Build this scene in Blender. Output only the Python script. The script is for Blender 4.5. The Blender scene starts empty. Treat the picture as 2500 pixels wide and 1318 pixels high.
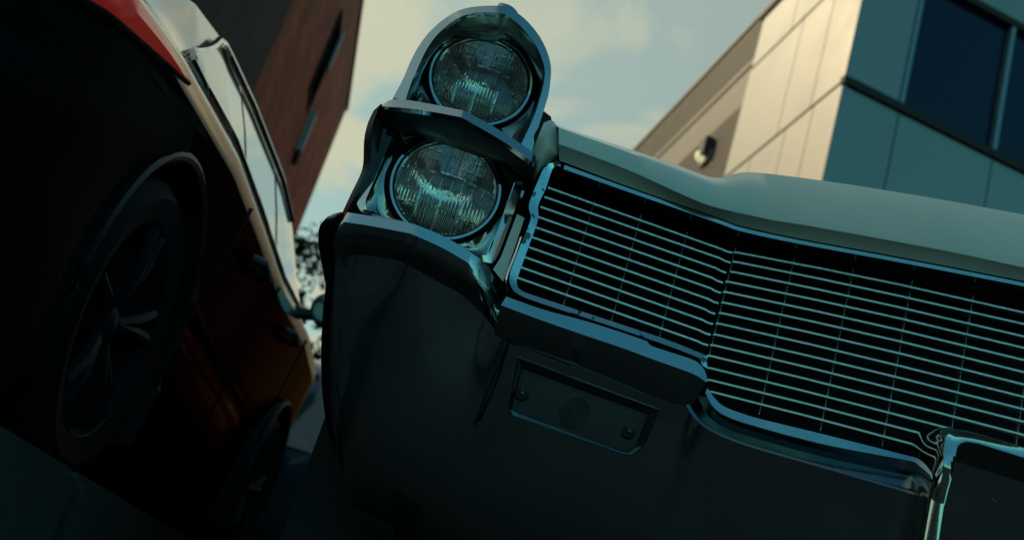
import bpy, bmesh, math, random
import numpy as np
random.seed(7); np.random.seed(7)
R = math.radians
scene = bpy.context.scene
COL = scene.collection
# ------------------------------------------------------------------ camera
FPX = 2733.0; TH = R(20.0); RO = R(17.8)
fw = np.array([0, math.cos(TH), math.sin(TH)]); u0 = np.array([0, -math.sin(TH), math.cos(TH)]); r0 = np.array([1.0, 0, 0])
cr = r0*math.cos(RO) + u0*math.sin(RO); cu = -r0*math.sin(RO) + u0*math.cos(RO)
cam_d = bpy.data.cameras.new('camera'); cam = bpy.data.objects.new('camera', cam_d); COL.objects.link(cam)
from mathutils import Matrix, Vector
m = Matrix(((cr[0], cu[0], -fw[0], 0), (cr[1], cu[1], -fw[1], 0), (cr[2], cu[2], -fw[2], 0), (0, 0, 0, 1)))
cam.matrix_world = m
cam_d.sensor_width = 36; cam_d.lens = FPX*36/2500; cam_d.clip_start = 0.02; cam_d.clip_end = 3000
cam_d.dof.use_dof = True; cam_d.dof.focus_distance = 1.64; cam_d.dof.aperture_fstop = 5.2
scene.camera = cam
# ------------------------------------------------------------------ world
SUN_AZ = R(-55); SUN_EL = R(34)
sun_dir = Vector((math.sin(SUN_AZ)*math.cos(SUN_EL), math.cos(SUN_AZ)*math.cos(SUN_EL), math.sin(SUN_EL)))
w = bpy.data.worlds.new('World'); scene.world = w; w.use_nodes = True
nt = w.node_tree; N = nt.nodes; L = nt.links
for n in list(N): N.remove(n)
def nd(t, **k):
    n = N.new(t)
    for a, b in k.items(): setattr(n, a, b)
    return n
out = nd('ShaderNodeOutputWorld'); bg = nd('ShaderNodeBackground'); L.new(bg.outputs[0], out.inputs[0])
sky = nd('ShaderNodeTexSky', sky_type='NISHITA', sun_disc=False); sky.sun_elevation = SUN_EL; sky.sun_rotation = SUN_AZ
sky.air_density = 1.0; sky.dust_density = 1.0; sky.ozone_density = 2.0
tint = nd('ShaderNodeMix', data_type='RGBA', blend_type='MULTIPLY'); tint.inputs[0].default_value = 1
L.new(sky.outputs[0], tint.inputs[6]); tint.inputs[7].default_value = (0.31, 0.98, 0.84, 1)
tc = nd('ShaderNodeTexCoord'); sep = nd('ShaderNodeSeparateXYZ'); L.new(tc.outputs['Generated'], sep.inputs[0])
ad = nd('ShaderNodeMath', operation='ADD'); L.new(sep.outputs[2], ad.inputs[0]); ad.inputs[1].default_value = 0.25
mx = nd('ShaderNodeMath', operation='MAXIMUM'); L.new(ad.outputs[0], mx.inputs[0]); mx.inputs[1].default_value = 0.05
dv = nd('ShaderNodeVectorMath', operation='SCALE'); iv = nd('ShaderNodeMath', operation='DIVIDE'); iv.inputs[0].default_value = 1; L.new(mx.outputs[0], iv.inputs[1])
L.new(tc.outputs['Generated'], dv.inputs[0]); L.new(iv.outputs[0], dv.inputs['Scale'])
mp = nd('ShaderNodeMapping'); mp.inputs['Location'].default_value = (8.3, 2.1, 0.0); L.new(dv.outputs[0], mp.inputs[0])
cn = nd('ShaderNodeTexNoise'); cn.inputs['Scale'].default_value = 3.6; cn.inputs['Detail'].default_value = 6; cn.inputs['Roughness'].default_value = 0.5; cn.inputs['Distortion'].default_value = 0.5
L.new(mp.outputs[0], cn.inputs['Vector'])
cm = nd('ShaderNodeMapRange', interpolation_type='SMOOTHSTEP'); cm.inputs[1].default_value = 0.56; cm.inputs[2].default_value = 0.84
# more cloud towards the front of the street, clear blue behind
cw = nd('ShaderNodeVectorMath', operation='DOT_PRODUCT'); L.new(tc.outputs['Generated'], cw.inputs[0]); cw.inputs[1].default_value = (-0.62, 0.78, 0)
cv = nd('ShaderNodeMath', operation='MULTIPLY_ADD'); L.new(cw.outputs['Value'], cv.inputs[0]); cv.inputs[1].default_value = 0.32; L.new(cn.outputs[0], cv.inputs[2])
L.new(cv.outputs[0], cm.inputs[0]); hz = nd('ShaderNodeMapRange', interpolation_type='SMOOTHSTEP'); L.new(cw.outputs['Value'], hz.inputs[0]); hz.inputs[1].default_value = -0.6; hz.inputs[2].default_value = 0.6; hz.inputs[3].default_value = 0.0; hz.inputs[4].default_value = 0.56
cmx = nd('ShaderNodeMath', operation='MAXIMUM'); L.new(cm.outputs[0], cmx.inputs[0]); L.new(hz.outputs[0], cmx.inputs[1])
# clouds scatter the sun forward: brighter on the sun's side of the sky
dt = nd('ShaderNodeVectorMath', operation='DOT_PRODUCT'); L.new(tc.outputs['Generated'], dt.inputs[0]); dt.inputs[1].default_value = sun_dir
fs = nd('ShaderNodeMapRange'); fs.inputs[1].default_value = -0.7; fs.inputs[2].default_value = 1.0; fs.inputs[3].default_value = 0.55; fs.inputs[4].default_value = 1.1
L.new(dt.outputs['Value'], fs.inputs[0])
cc = nd('ShaderNodeVectorMath', operation='SCALE'); cc.inputs[0].default_value = (4.8, 4.9, 3.55); L.new(fs.outputs[0], cc.inputs['Scale'])
mxc = nd('ShaderNodeMix', data_type='RGBA'); L.new(cmx.outputs[0], mxc.inputs[0]); L.new(tint.outputs[2], mxc.inputs[6]); L.new(cc.outputs[0], mxc.inputs[7])
L.new(mxc.outputs[2], bg.inputs[0]); bg.inputs[1].default_value = 0.12
sl = bpy.data.lights.new('sun', 'SUN'); sl.energy = 2.0; sl.angle = R(0.5); sl.color = (1.0, 0.80, 0.52)
so = bpy.data.objects.new('sun', sl); COL.objects.link(so); so.rotation_euler = (-sun_dir).to_track_quat('-Z', 'Y').to_euler()
so.location = (-20, 5, 20)
vs = scene.view_settings; vs.view_transform = 'Standard'; vs.look = 'None'; vs.exposure = 0.0; vs.gamma = 1.0
try: vs.use_curve_mapping = False
except Exception: pass
scene.render.engine = 'CYCLES'
try:
    scene.cycles.max_bounces = 10; scene.cycles.transmission_bounces = 8; scene.cycles.glossy_bounces = 6
except Exception: pass
# ------------------------------------------------------------------ geometry helpers
def ray(x, y):
    d = fw*FPX + cr*(x-1250) - cu*(y-659); return d/np.linalg.norm(d)
def hitS(x, y, S, off=0.0):
    """point of the plan curve Y = S(X) - off that is seen at this place of the photograph"""
    d = ray(x, y); Y = 1.5
    for _ in range(40):
        X = d[0]/d[1]*Y; Y = 0.5*Y + 0.5*(S(X)-off)
    return d/d[1]*Y
def V(*a): return np.array(a, float)
def catmull(P, n):
    P = [np.asarray(p, float) for p in P]
    if len(P) == 2: return [P[0]+(P[1]-P[0])*i/(n-1) for i in range(n)]
    dense = []
    for i in range(len(P)-1):
        p1, p2 = P[i], P[i+1]; p0 = P[i-1] if i else 2*p1-p2; p3 = P[i+2] if i+2 < len(P) else 2*p2-p1
        for k in range(16):
            t = k/16
            dense.append(0.5*((2*p1)+(-p0+p2)*t+(2*p0-5*p1+4*p2-p3)*t*t+(-p0+3*p1-3*p2+p3)*t**3))
    dense.append(P[-1]); D = np.array(dense)
    s = np.concatenate([[0], np.cumsum(np.linalg.norm(np.diff(D, axis=0), axis=1))])
    q = np.linspace(0, s[-1], n)
    return [np.array([np.interp(v, s, D[:, k]) for k in range(D.shape[1])]) for v in q]
def rail(segs, S, off=0.0, n=14):
    """segs: lists of photo positions; each run is smoothed on its own, so a crease stays sharp between runs"""
    res = []
    for si, sg in enumerate(segs):
        c = catmull(sg, n if not isinstance(n, (list, tuple)) else n[si])
        if si: c = c[1:]
        res += c
    o = []
    for i, q in enumerate(res):
        f = off(i/(len(res)-1)) if callable(off) else off
        o.append(hitS(q[0], q[1], S, f))
    return o
def sharpen(me, ang=32):
    bm = bmesh.new(); bm.from_mesh(me)
    bmesh.ops.recalc_face_normals(bm, faces=bm.faces) if all(len(e.link_faces) == 2 for e in bm.edges) else None
    for f in bm.faces: f.smooth = True
    for e in bm.edges:
        if len(e.link_faces) == 2: e.smooth = e.calc_face_angle(0) < R(ang)
    bm.to_mesh(me); bm.free()
def mk(name, verts, faces, m, parent=None, smooth=True, ang=32, label=None, kind=None):
    me = bpy.data.meshes.new(name); me.from_pydata([tuple(map(float, v)) for v in verts], [], faces); me.update()
    if m: me.materials.append(m)
    if smooth: sharpen(me, ang)
    o = bpy.data.objects.new(name, me); COL.objects.link(o)
    if parent is not None: o.parent = parent; o.matrix_parent_inverse = parent.matrix_basis.inverted() if False else Matrix.Identity(4)
    if parent is not None:
        inv = world(parent).inverted(); me.transform(inv)
    if label: o['label'] = label
    if kind: o['kind'] = kind
    return o
def world(o):
    mtx = o.matrix_basis.copy()
    while o.parent: o = o.parent; mtx = o.matrix_basis @ mtx
    return mtx
def thing(name, label, cat, loc, group=None, rz=0):
    o = bpy.data.objects.new(name, None); COL.objects.link(o); o.location = loc; o.rotation_euler = (0, 0, rz); o.empty_display_size = 0.2
    o['label'] = label; o['category'] = cat
    if group: o['group'] = group
    return o
def tag(o, label, cat, group=None):
    o['label'] = label; o['category'] = cat
    if group: o['group'] = group
    return o
def loft(name, rails, m, parent=None, close=False, **k):
    n = len(rails[0]); v = [p for r in rails for p in r]; f = []
    for a in range(len(rails)-1 + (1 if close else 0)):
        b = (a+1) % len(rails)
        for i in range(n-1): f.append((a*n+i, a*n+i+1, b*n+i+1, b*n+i))
    if close:
        f.append(tuple(a*n for a in range(len(rails)))); f.append(tuple(a*n+n-1 for a in reversed(range(len(rails)))))
    return mk(name, v, f, m, parent, **k)
def smooth_rows(rails, k=5):
    n = len(rails[0]); colz = [catmull([r[i] for r in rails], (len(rails)-1)*k+1) for i in range(n)]
    return [[colz[i][j] for i in range(n)] for j in range(len(colz[0]))]
def shift(rl, dx=0, dy=0, dz=0): return [p+V(dx, dy, dz) for p in rl]
def box(name, lo, hi, m, parent=None, bev=0.0, **k):
    bm = bmesh.new(); bmesh.ops.create_cube(bm, size=1)
    for v in bm.verts: v.co = Vector([lo[i]+(v.co[i]+.5)*(hi[i]-lo[i]) for i in range(3)])
    if bev: bmesh.ops.bevel(bm, geom=bm.edges[:], offset=bev, segments=2, affect='EDGES')
    vs_ = [v.co[:] for v in bm.verts]; bm.verts.index_update(); fs_ = [[v.index for v in f.verts] for f in bm.faces]; bm.free()
    return mk(name, vs_, fs_, m, parent, **k)
def tube(name, path, r, m, parent=None, sides=8, closed=False, **k):
    P = [np.asarray(p, float) for p in path]; n = len(P); vs_ = []; fs_ = []
    for i, p in enumerate(P):
        t = (P[(i+1) % n]-P[i-1]) if closed else (P[min(i+1, n-1)]-P[max(i-1, 0)])
        t = t/np.linalg.norm(t); a = np.cross(t, V(0, 0, 1)); 
        if np.linalg.norm(a) < 1e-3: a = V(1, 0, 0)
        a /= np.linalg.norm(a); b = np.cross(t, a); rr = r[i] if hasattr(r, '__len__') else r
        for s in range(sides): 
            th = 2*math.pi*s/sides; vs_.append(p+rr*(math.cos(th)*a+math.sin(th)*b))
    for i in range(n if closed else n-1):
        j = (i+1) % n
        for s in range(sides): s2 = (s+1) % sides; fs_.append((i*sides+s, i*sides+s2, j*sides+s2, j*sides+s))
    if not closed: fs_.append(tuple(range(sides))[::-1]); fs_.append(tuple((n-1)*sides+s for s in range(sides)))
    return mk(name, vs_, fs_, m, parent, ang=50, **k)
def lathe(name, prof, c, m, parent=None, seg=64, ax=(0, -1, 0), **k):
    """prof: (radius, distance along the axis)"""
    ax = np.asarray(ax, float); ax /= np.linalg.norm(ax); up = V(0, 0, 1) if abs(ax[2]) < .9 else V(1, 0, 0)
    e = np.cross(ax, up); e /= np.linalg.norm(e); g = np.cross(e, ax); c = np.asarray(c, float); vs_ = []; fs_ = []
    for r_, h in prof:
        for s in range(seg):
            th = 2*math.pi*s/seg; vs_.append(c+ax*h+r_*(math.cos(th)*e+math.sin(th)*g))
    for i in range(len(prof)-1):
        for s in range(seg): s2 = (s+1) % seg; fs_.append((i*seg+s, i*seg+s2, (i+1)*seg+s2, (i+1)*seg+s))
    return mk(name, vs_, fs_, m, parent, **k)
# ------------------------------------------------------------------ materials
def mat(name, base, metal=0.0, rough=0.5, coat=0.0, bump=0.0, bscale=60, rvar=0.0, cvar=0.0, vscale=8, emit=None, trans=0.0, ior=1.45, spec=0.5):
    m = bpy.data.materials.new(name); m.use_nodes = True; nt = m.node_tree; b = nt.nodes['Principled BSDF']
    b.inputs['Base Color'].default_value = (*base, 1); b.inputs['Metallic'].default_value = metal; b.inputs['Roughness'].default_value = rough
    b.inputs['Coat Weight'].default_value = coat; b.inputs['Coat Roughness'].default_value = 0.04; b.inputs['Transmission Weight'].default_value = trans; b.inputs['IOR'].default_value = ior
    b.inputs['Specular IOR Level'].default_value = spec
    if emit: b.inputs['Emission Color'].default_value = (*emit[0], 1); b.inputs['Emission Strength'].default_value = emit[1]
    if bump or rvar or cvar:
        t = nt.nodes.new('ShaderNodeTexCoord'); no = nt.nodes.new('ShaderNodeTexNoise'); no.inputs['Scale'].default_value = vscale; no.inputs['Detail'].default_value = 6; no.inputs['Roughness'].default_value = 0.65
        nt.links.new(t.outputs['Object'], no.inputs['Vector'])
        if rvar:
            r = nt.nodes.new('ShaderNodeMapRange'); r.inputs[1].default_value = .3; r.inputs[2].default_value = .7; r.inputs[3].default_value = max(0, rough-rvar); r.inputs[4].default_value = rough+rvar
            nt.links.new(no.outputs[0], r.inputs[0]); nt.links.new(r.outputs[0], b.inputs['Roughness'])
        if cvar:
            x = nt.nodes.new('ShaderNodeMix'); x.data_type = 'RGBA'; r = nt.nodes.new('ShaderNodeMapRange'); r.inputs[1].default_value = .35; r.inputs[2].default_value = .65
            nt.links.new(no.outputs[0], r.inputs[0]); nt.links.new(r.outputs[0], x.inputs[0])
            x.inputs[6].default_value = (*[c*(1-cvar) for c in base], 1); x.inputs[7].default_value = (*[min(1, c*(1+cvar)) for c in base], 1); nt.links.new(x.outputs[2], b.inputs['Base Color'])
        if bump:
            n2 = nt.nodes.new('ShaderNodeTexNoise'); n2.inputs['Scale'].default_value = bscale; n2.inputs['Detail'].default_value = 4; nt.links.new(t.outputs['Object'], n2.inputs['Vector'])
            bp = nt.nodes.new('ShaderNodeBump'); bp.inputs['Strength'].default_value = bump; bp.inputs['Distance'].default_value = 0.01; nt.links.new(n2.outputs[0], bp.inputs['Height']); nt.links.new(bp.outputs[0], b.inputs['Normal'])
    return m
def chrome_mat(name, base, rough, pit=0.5, flake=None, wave=0.006):
    """plated metal with pits, dull haze and, if asked for, patches where the plating has flaked"""
    m = bpy.data.materials.new(name); m.use_nodes = True; nt = m.node_tree; n = nt.nodes; l = nt.links; b = n['Principled BSDF']; b.inputs['Metallic'].default_value = 1
    t = n.new('ShaderNodeTexCoord')
    a = n.new('ShaderNodeTexNoise'); a.inputs['Scale'].default_value = 14; a.inputs['Detail'].default_value = 7; l.new(t.outputs['Object'], a.inputs[0])
    p = n.new('ShaderNodeTexNoise'); p.inputs['Scale'].default_value = 420; p.inputs['Detail'].default_value = 2; l.new(t.outputs['Object'], p.inputs[0])
    pm = n.new('ShaderNodeMapRange'); pm.inputs[1].default_value = .69; pm.inputs[2].default_value = .74; l.new(p.outputs[0], pm.inputs[0])
    ps = n.new('ShaderNodeMath'); ps.operation = 'MULTIPLY'; ps.inputs[1].default_value = pit; l.new(pm.outputs[0], ps.inputs[0])
    r = n.new('ShaderNodeMapRange'); r.inputs[1].default_value = .35; r.inputs[2].default_value = .7; r.inputs[3].default_value = rough*.5; r.inputs[4].default_value = rough*2.0; l.new(a.outputs[0], r.inputs[0])
    ra = n.new('ShaderNodeMath'); ra.operation = 'MAXIMUM'; l.new(r.outputs[0], ra.inputs[0]); l.new(ps.outputs[0], ra.inputs[1])
    c = n.new('ShaderNodeMix'); c.data_type = 'RGBA'; c.inputs[6].default_value = (*base, 1); c.inputs[7].default_value = (.05, .04, .035, 1); l.new(ps.outputs[0], c.inputs[0])
    col = c.outputs[2]; rg = ra.outputs[0]
    if flake:
        f = n.new('ShaderNodeTexNoise'); f.inputs['Scale'].default_value = 55; f.inputs['Detail'].default_value = 5; l.new(t.outputs['Object'], f.inputs[0])
        fm = n.new('ShaderNodeMapRange'); fm.inputs[1].default_value = flake; fm.inputs[2].default_value = flake+.02; l.new(f.outputs[0], fm.inputs[0])
        c2 = n.new('ShaderNodeMix'); c2.data_type = 'RGBA'; l.new(fm.outputs[0], c2.inputs[0]); l.new(col, c2.inputs[6]); c2.inputs[7].default_value = (.10, .14, .14, 1); col = c2.outputs[2]
        m2 = n.new('ShaderNodeMath'); m2.operation = 'MULTIPLY'; m2.inputs[1].default_value = .45; l.new(fm.outputs[0], m2.inputs[0])
        m3 = n.new('ShaderNodeMath'); m3.operation = 'MAXIMUM'; l.new(rg, m3.inputs[0]); l.new(m2.outputs[0], m3.inputs[1]); rg = m3.outputs[0]
    l.new(col, b.inputs['Base Color']); l.new(rg, b.inputs['Roughness'])
    bp = n.new('ShaderNodeBump'); bp.inputs['Strength'].default_value = wave; bp.inputs['Distance'].default_value = .02; l.new(a.outputs[0], bp.inputs['Height']); l.new(bp.outputs[0], b.inputs['Normal'])
    return m
CHROME = chrome_mat('chrome', (.58, .57, .55), .05)
CHROME_BUMPER = chrome_mat('bumper_chrome', (.46, .50, .51), .10, wave=.012)
CHROME_WORN = chrome_mat('worn_chrome', (.50, .62, .62), .12, flake=.61)
CHROME_DULL = chrome_mat('dull_chrome', (.46, .60, .60), .22, pit=.3)
ALU = mat('slat_aluminium', (.80, .67, .57), metal=1, rough=.34, bump=.15, bscale=300, rvar=.1, vscale=40, cvar=.12)
REFL = mat('lamp_silvering', (.88, .82, .76), metal=1, rough=.03)
GLASS = mat('lamp_glass', (.97, .97, .95), rough=.02, trans=1, ior=1.50)
PAINT = mat('cream_paint', (.80, .73, .62), rough=.32, coat=.5, bump=.01, bscale=12, rvar=.06, cvar=.05, vscale=5)
BLACK = mat('matt_black', (.012, .012, .013), rough=.8)
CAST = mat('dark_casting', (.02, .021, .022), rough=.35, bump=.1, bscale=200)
CHROME_TROUGH = chrome_mat('dark_reflection_chrome', (.20, .23, .25), .16, pit=.6)  # darker base colour imitates dark reflections in the bumper trough
CHROME_SOFT = chrome_mat('soft_chrome', (.40, .46, .47), .16, pit=.4, wave=0)
BARM = mat('bar_steel', (.5, .52, .50), metal=1, rough=.45)
RUBBER = mat('rubber', (.008, .008, .009), rough=.75, spec=.2)
SIGB = mat('signal_bezel', (.10, .11, .115), metal=1, rough=.3)
LENS_AMBER = mat('signal_lens', (.085, .07, .068), rough=.25, coat=.4, bump=.1, bscale=400)
SCREW = mat('screw_steel', (.12, .12, .12), metal=1, rough=.4)
# ------------------------------------------------------------------ ground
GZ = -0.06
asph = mat('asphalt', (.046, .030, .022), rough=.85, bump=.6, bscale=90, cvar=.35, vscale=3, rvar=.1)
ground = mk('ground', [(-400, -400, GZ), (400, -400, GZ), (400, 400, GZ), (-400, 400, GZ)], [(0, 1, 2, 3)], asph, smooth=False, kind='structure')
pave = mat('pavement_concrete', (.025, .025, .024), rough=.9, bump=.4, bscale=70, cvar=.3, vscale=4)
KX = -0.46; PZ = 0.10
pav = box('pavement', (-3.05, -12, GZ-.2), (KX-.14, 40, PZ), pave, kind='structure')
kerb = thing('kerb', 'row of dark concrete kerb stones along the raised pavement under the silver car', 'kerb', (KX, 0, GZ))
for i in range(14):
    box('kerb_stone', (KX-.135, -1.2+i*.92, GZ-.1), (KX, -1.2+i*.92+.905, PZ+.004), pave, kerb, bev=.012)
# ================================================================== classic car
car = thing('classic_car', 'cream classic car with stacked round headlights, chrome bumper and wide slatted grille in the foreground', 'car', (0.3, 2.4, GZ))
t5, t16, t23, t11 = math.tan(R(5)), math.tan(R(16)), math.tan(R(23)), math.tan(R(11))
SgL = lambda X: 1.52+t5*(X-0.03)
pf = hitS(1768, 740, SgL); XF, YF = pf[0], pf[1]
X22 = hitS(2200, 860, lambda X: YF-t16*(X-XF))[0]
def Sg(X):
    if X < XF: return SgL(X)
    if X < X22: return YF-t16*(X-XF)
    return YF-t16*(X22-XF)-t11*(X-X22)
XR = hitS(1125, 290, lambda X: 1.44)[0]
def Sh(X): return 1.44+(t16*(XR-X) if X < XR else t23*(X-XR))
def Sl(X): return Sh(X)+.04
# ---- upper visor (hood over the upper lamp)
def z1(l): return [(850+a/3.295, b/3.295) for a, b in l]
def z2(l): return [(750+a/2.636, 250+b/2.636) for a, b in l]
def z3(l): return [(1200+a/2.636, 350+b/2.636) for a, b in l]
def z4(l): return [(1500+a/2.32, 750+b/2.32) for a, b in l]
def z6(l): return [(1150+a/3.295, 800+b/3.295) for a, b in l]
def zg(l): return [(2050+a/3.9, 980+b/3.9) for a, b in l]
house = bpy.data.objects.new('headlight_housing', None)
outerA = z1([(360, 790), (440, 640), (500, 500), (560, 385), (640, 275), (740, 180), (850, 105), (950, 68), (1060, 52), (1200, 48), (1275, 56)])
outerB = z1([(1275, 56), (1350, 98), (1440, 172), (1530, 280), (1590, 390), (1625, 500), (1632, 600), (1612, 760), (1570, 900), (1520, 1060), (1478, 1225)])
innerA = z1([(462, 805), (505, 675), (560, 550), (620, 420), (700, 300), (800, 205), (900, 140), (1000, 110), (1100, 100), (1200, 104), (1268, 120)])
innerB = z1([(1268, 120), (1345, 172), (1430, 260), (1500, 350), (1550, 450), (1582, 560), (1577, 650), (1555, 750), (1510, 900), (1460, 1020), (1390, 1165)])
ro = rail([outerA, outerB], Sh, 0, 40); ri = rail([innerA, innerB], Sh, 0.002, 40)
HC1 = hitS(1173, 199, lambda X: 1.545); HC2 = hitS(1087.6, 462.4, lambda X: 1.545)
RL = .0835; RL2 = .0865
def circ(c, r, n, a0, a1, y): return [V(c[0]+r*math.cos(R(a0+(a1-a0)*i/(n-1))), y, c[2]+r*math.sin(R(a0+(a1-a0)*i/(n-1)))) for i in range(n)]
npts = len(ro)
vis = loft('visor', [shift(ro, .0, .35, -.01), shift(ro, .0, .02, 0), ro, ri, shift(ri, 0, .012, 0)], CHROME, car, ang=28)
ang_in = [math.degrees(math.atan2(p[2]-HC1[2], p[0]-HC1[0])) % 360 for p in ri]
ang_in = [a if a < 320 else a-360 for a in ang_in]
bk = [V(HC1[0]+(RL+.004)*math.cos(R(a)), HC1[1]-.004, HC1[2]+(RL+.004)*math.sin(R(a))) for a in ang_in]
ri2 = shift(ri, 0, .012, 0)
mid = [a*.62+b*.38+V(0, .02, 0) for a, b in zip(ri2, bk)]
bucket = loft('lamp_surround', smooth_rows([ri2, mid, bk], 5), CHROME_SOFT, car, ang=80)
# ledge between the lamps
ltA = z1([(285, 838), (350, 802), (470, 806), (700, 845), (925, 890)]); ltB = z1([(925, 890), (1100, 980), (1250, 1068), (1370, 1145), (1470, 1213), (1512, 1262)])
lbA = z1([(272, 856), (350, 862), (500, 875), (700, 905), (912, 945)]); lbB = z1([(912, 945), (1100, 1052), (1250, 1140), (1370, 1222), (1440, 1275), (1500, 1318)])
lt = rail([ltA, ltB], Sh, .004, 16); lb = rail([lbA, lbB], Sh, .008, 16)
floor_b = [V(p[0], HC1[1]-.035, p[2]+.003) for p in lt]; floor_c = [V(p[0], HC1[1]+.03, p[2]+.05) for p in lt]
loft('ledge', [floor_c, floor_b, lt, lb, shift(lb, 0, .008, -.003)], CHROME, car, ang=28)
# dark underside of the ledge, running back and down to the lower lamp pocket
sideL = z2([(440, 95), (412, 190), (406, 300), (404, 385)])
lb2 = shift(lb, 0, .008, -.003)
ub = [V(p[0], HC2[1]-.022, p[2]-.004) for p in lb2]; ub3 = [V(p[0], HC2[1]+.03, p[2]+.05) for p in lb2]
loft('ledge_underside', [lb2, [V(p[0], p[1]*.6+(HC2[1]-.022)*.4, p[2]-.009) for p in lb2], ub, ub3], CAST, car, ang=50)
# outer cheek of the housing: from the ledge corner down to the bumper
ck = [hitS(*q, Sh, o) for q, o in zip([(931, 253), (916, 285), (907, 326), (905, 385), (897, 414), (879, 451), (856, 500), (840, 535)], [.0, -.006, -.012, -.02, -.025, -.03, -.036, -.042])]
ckr = catmull(ck, 20)
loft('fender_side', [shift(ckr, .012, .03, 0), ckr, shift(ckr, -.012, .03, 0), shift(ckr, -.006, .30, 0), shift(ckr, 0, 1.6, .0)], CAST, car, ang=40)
hp = [hitS(*q, lambda X: 1.64, 0) for q in [(945, 262), (1180, 300), (1300, 400), (1240, 640), (1000, 600), (862, 530), (890, 430), (915, 330)]]
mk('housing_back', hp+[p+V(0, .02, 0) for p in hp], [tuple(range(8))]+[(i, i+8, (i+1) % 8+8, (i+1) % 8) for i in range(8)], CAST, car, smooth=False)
# ---- lower bezel (U-shaped chrome frame)
bo = [z2([(535, 125), (440, 350), (370, 510), (330, 610), (322, 665), (362, 715)]), z2([(362, 715), (420, 735), (620, 780), (800, 850), (1000, 955), (1140, 1030), (1192, 1036)]), z2([(1192, 1036), (1218, 1000), (1255, 915), (1340, 680), (1412, 440)])]
bi = [z2([(585, 132), (500, 335), (420, 520), (385, 600), (374, 660), (405, 712)]), z2([(405, 712), (470, 730), (640, 772), (800, 830), (1000, 930), (1120, 985), (1150, 985)]), z2([(1150, 985), (1180, 950), (1205, 880), (1285, 650), (1368, 412)])]
rbo = rail(bo, Sl, 0, [18, 14, 18]); rbi = rail(bi, Sl, .002, [18, 14, 18])
loft('bezel', [shift(rbo, 0, .05, 0), shift(rbo, 0, .004, 0), rbo, rbi, shift(rbi, 0, .006, 0)], CHROME, car, ang=28)
# pan round the lower lamp: closed ring of the bezel inner edge and its top
tp = [rbi[-1]+(rbi[0]-rbi[-1])*t+V(0, .0, .035*math.sin(math.pi*t)) for t in np.linspace(0, 1, 16)[1:-1]]
ringi = shift(rbi, 0, .006, 0)+[p+V(0, .006, 0) for p in tp]; ringi.append(ringi[0])
an = [math.degrees(math.atan2(p[2]-HC2[2], p[0]-HC2[0])) for p in ringi]
bk2 = [V(HC2[0]+(RL2+.005)*math.cos(R(a)), HC2[1]-.002, HC2[2]+(RL2+.005)*math.sin(R(a))) for a in an]
cen2 = [a*.5+b*.5+V(0, .016, 0) for a, b in zip(ringi, bk2)]
loft('lamp_surround', smooth_rows([ringi, cen2, [p+V(0, -.004, 0) for p in bk2]], 5), CHROME, car, ang=80)
# ---- sealed beam lamps
def lens_mesh():
    rr = .0745; rows, cols = 96, 300; vf = []; vb = []
    for j in range(rows):
        v = -rr+2*rr*(j+.5)/rows*1.0; v = max(-rr*.9995, min(rr*.9995, -rr*math.cos(math.pi*j/(rows-1))*.9999)); hw = math.sqrt(rr*rr-v*v)
        for i in range(cols):
            u = -hw+2*hw*i/(cols-1); q = (u*u+v*v)/(rr*rr)
            vf.append((u, -.016*(1-q), v))
            zone = abs(v) > .022
            amp = .0007 if v < -.010 else (.00055 if v > .034 else .00022)
            if abs(u) < .024 and .004 < v < .05: amp = .00004
            fl = amp*math.cos(2*math.pi*u/.0052)
            sp_ = .0155 if v > -.014 else .031
            fl += .0016*max(0, 1-abs(((u+.0775+.31) % sp_)-sp_/2)/.0009)
            for vv in (.050, .034, .014, -.010, -.036): fl += .0018*max(0, 1-abs(v-vv-.0025*math.sin(u*60+vv*90))/.0011)
            vb.append((u, -.016*(1-q)+.0045*(1-q*.6)+fl*(1-q**6), v))
    n = rows*cols; fs_ = []
    for j in range(rows-1):
        for i in range(cols-1):
            a = j*cols+i; fs_.append((a, a+1, a+1+cols, a+cols)); b = a+n; fs_.append((b, b+cols, b+1+cols, b+1))
    for j in range(rows-1):
        a = j*cols; fs_.append((a, a+cols, a+cols+n, a+n)); a += cols-1; fs_.append((a, a+n, a+n+cols, a+cols))
    for i in range(cols-1):
        fs_.append((i, i+n, i+1+n, i+1)); a = (rows-1)*cols+i; fs_.append((a, a+1, a+1+n, a+n))
    return vf+vb, fs_
LV, LF = lens_mesh()
lathe_ = lathe
def lamp(c, label, sc=1.0):
    c = np.asarray(c); lt_ = lathe_; lathe = lambda nm, prof, *a, **k: lt_(nm, [(r_*sc, h_) for r_, h_ in prof], *a, **k)
    hd = lathe('headlight', [(.0, .052), (.03, .050), (.055, .043), (.072, .03), (.083, .012), (.084, .0), (.084, -.002)], c, BLACK, car, seg=48, ax=(0, 1, 0), label=label)
    lathe('lamp_rim', [(.0735, .012), (.0745, -.004), (.0765, -.0085), (.080, -.0085), (.0825, -.004), (.0835, .004), (.0835, .03)], c, CHROME, hd, seg=96, ax=(0, 1, 0), ang=60)
    lathe('reflector', [(r_, .046-.052*(r_/.073)**2) for r_ in np.linspace(.0, .0732, 18)], c, REFL, hd, seg=64, ax=(0, 1, 0), ang=80)
    lathe('bulb_shield', [(.0, -.006+.012), (.008, -.004+.012), (.0105, .002+.012), (.0105, .012+.012), (.006, .02+.014), (.004, .045)], c, REFL, hd, seg=24, ax=(0, 1, 0))
    o = mk('lens', [(c[0]+x*sc, c[1]+y-.001, c[2]+z*sc) for x, y, z in LV], LF, GLASS, hd, ang=180)
    for k in (-1, 1):
        tube('bulb_post', [c+V(k*.022, .035, -.004), c+V(k*.02, .018, -.001), c+V(k*.008, .012, 0)], .0012, SCREW, hd, sides=6)
    return hd
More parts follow.
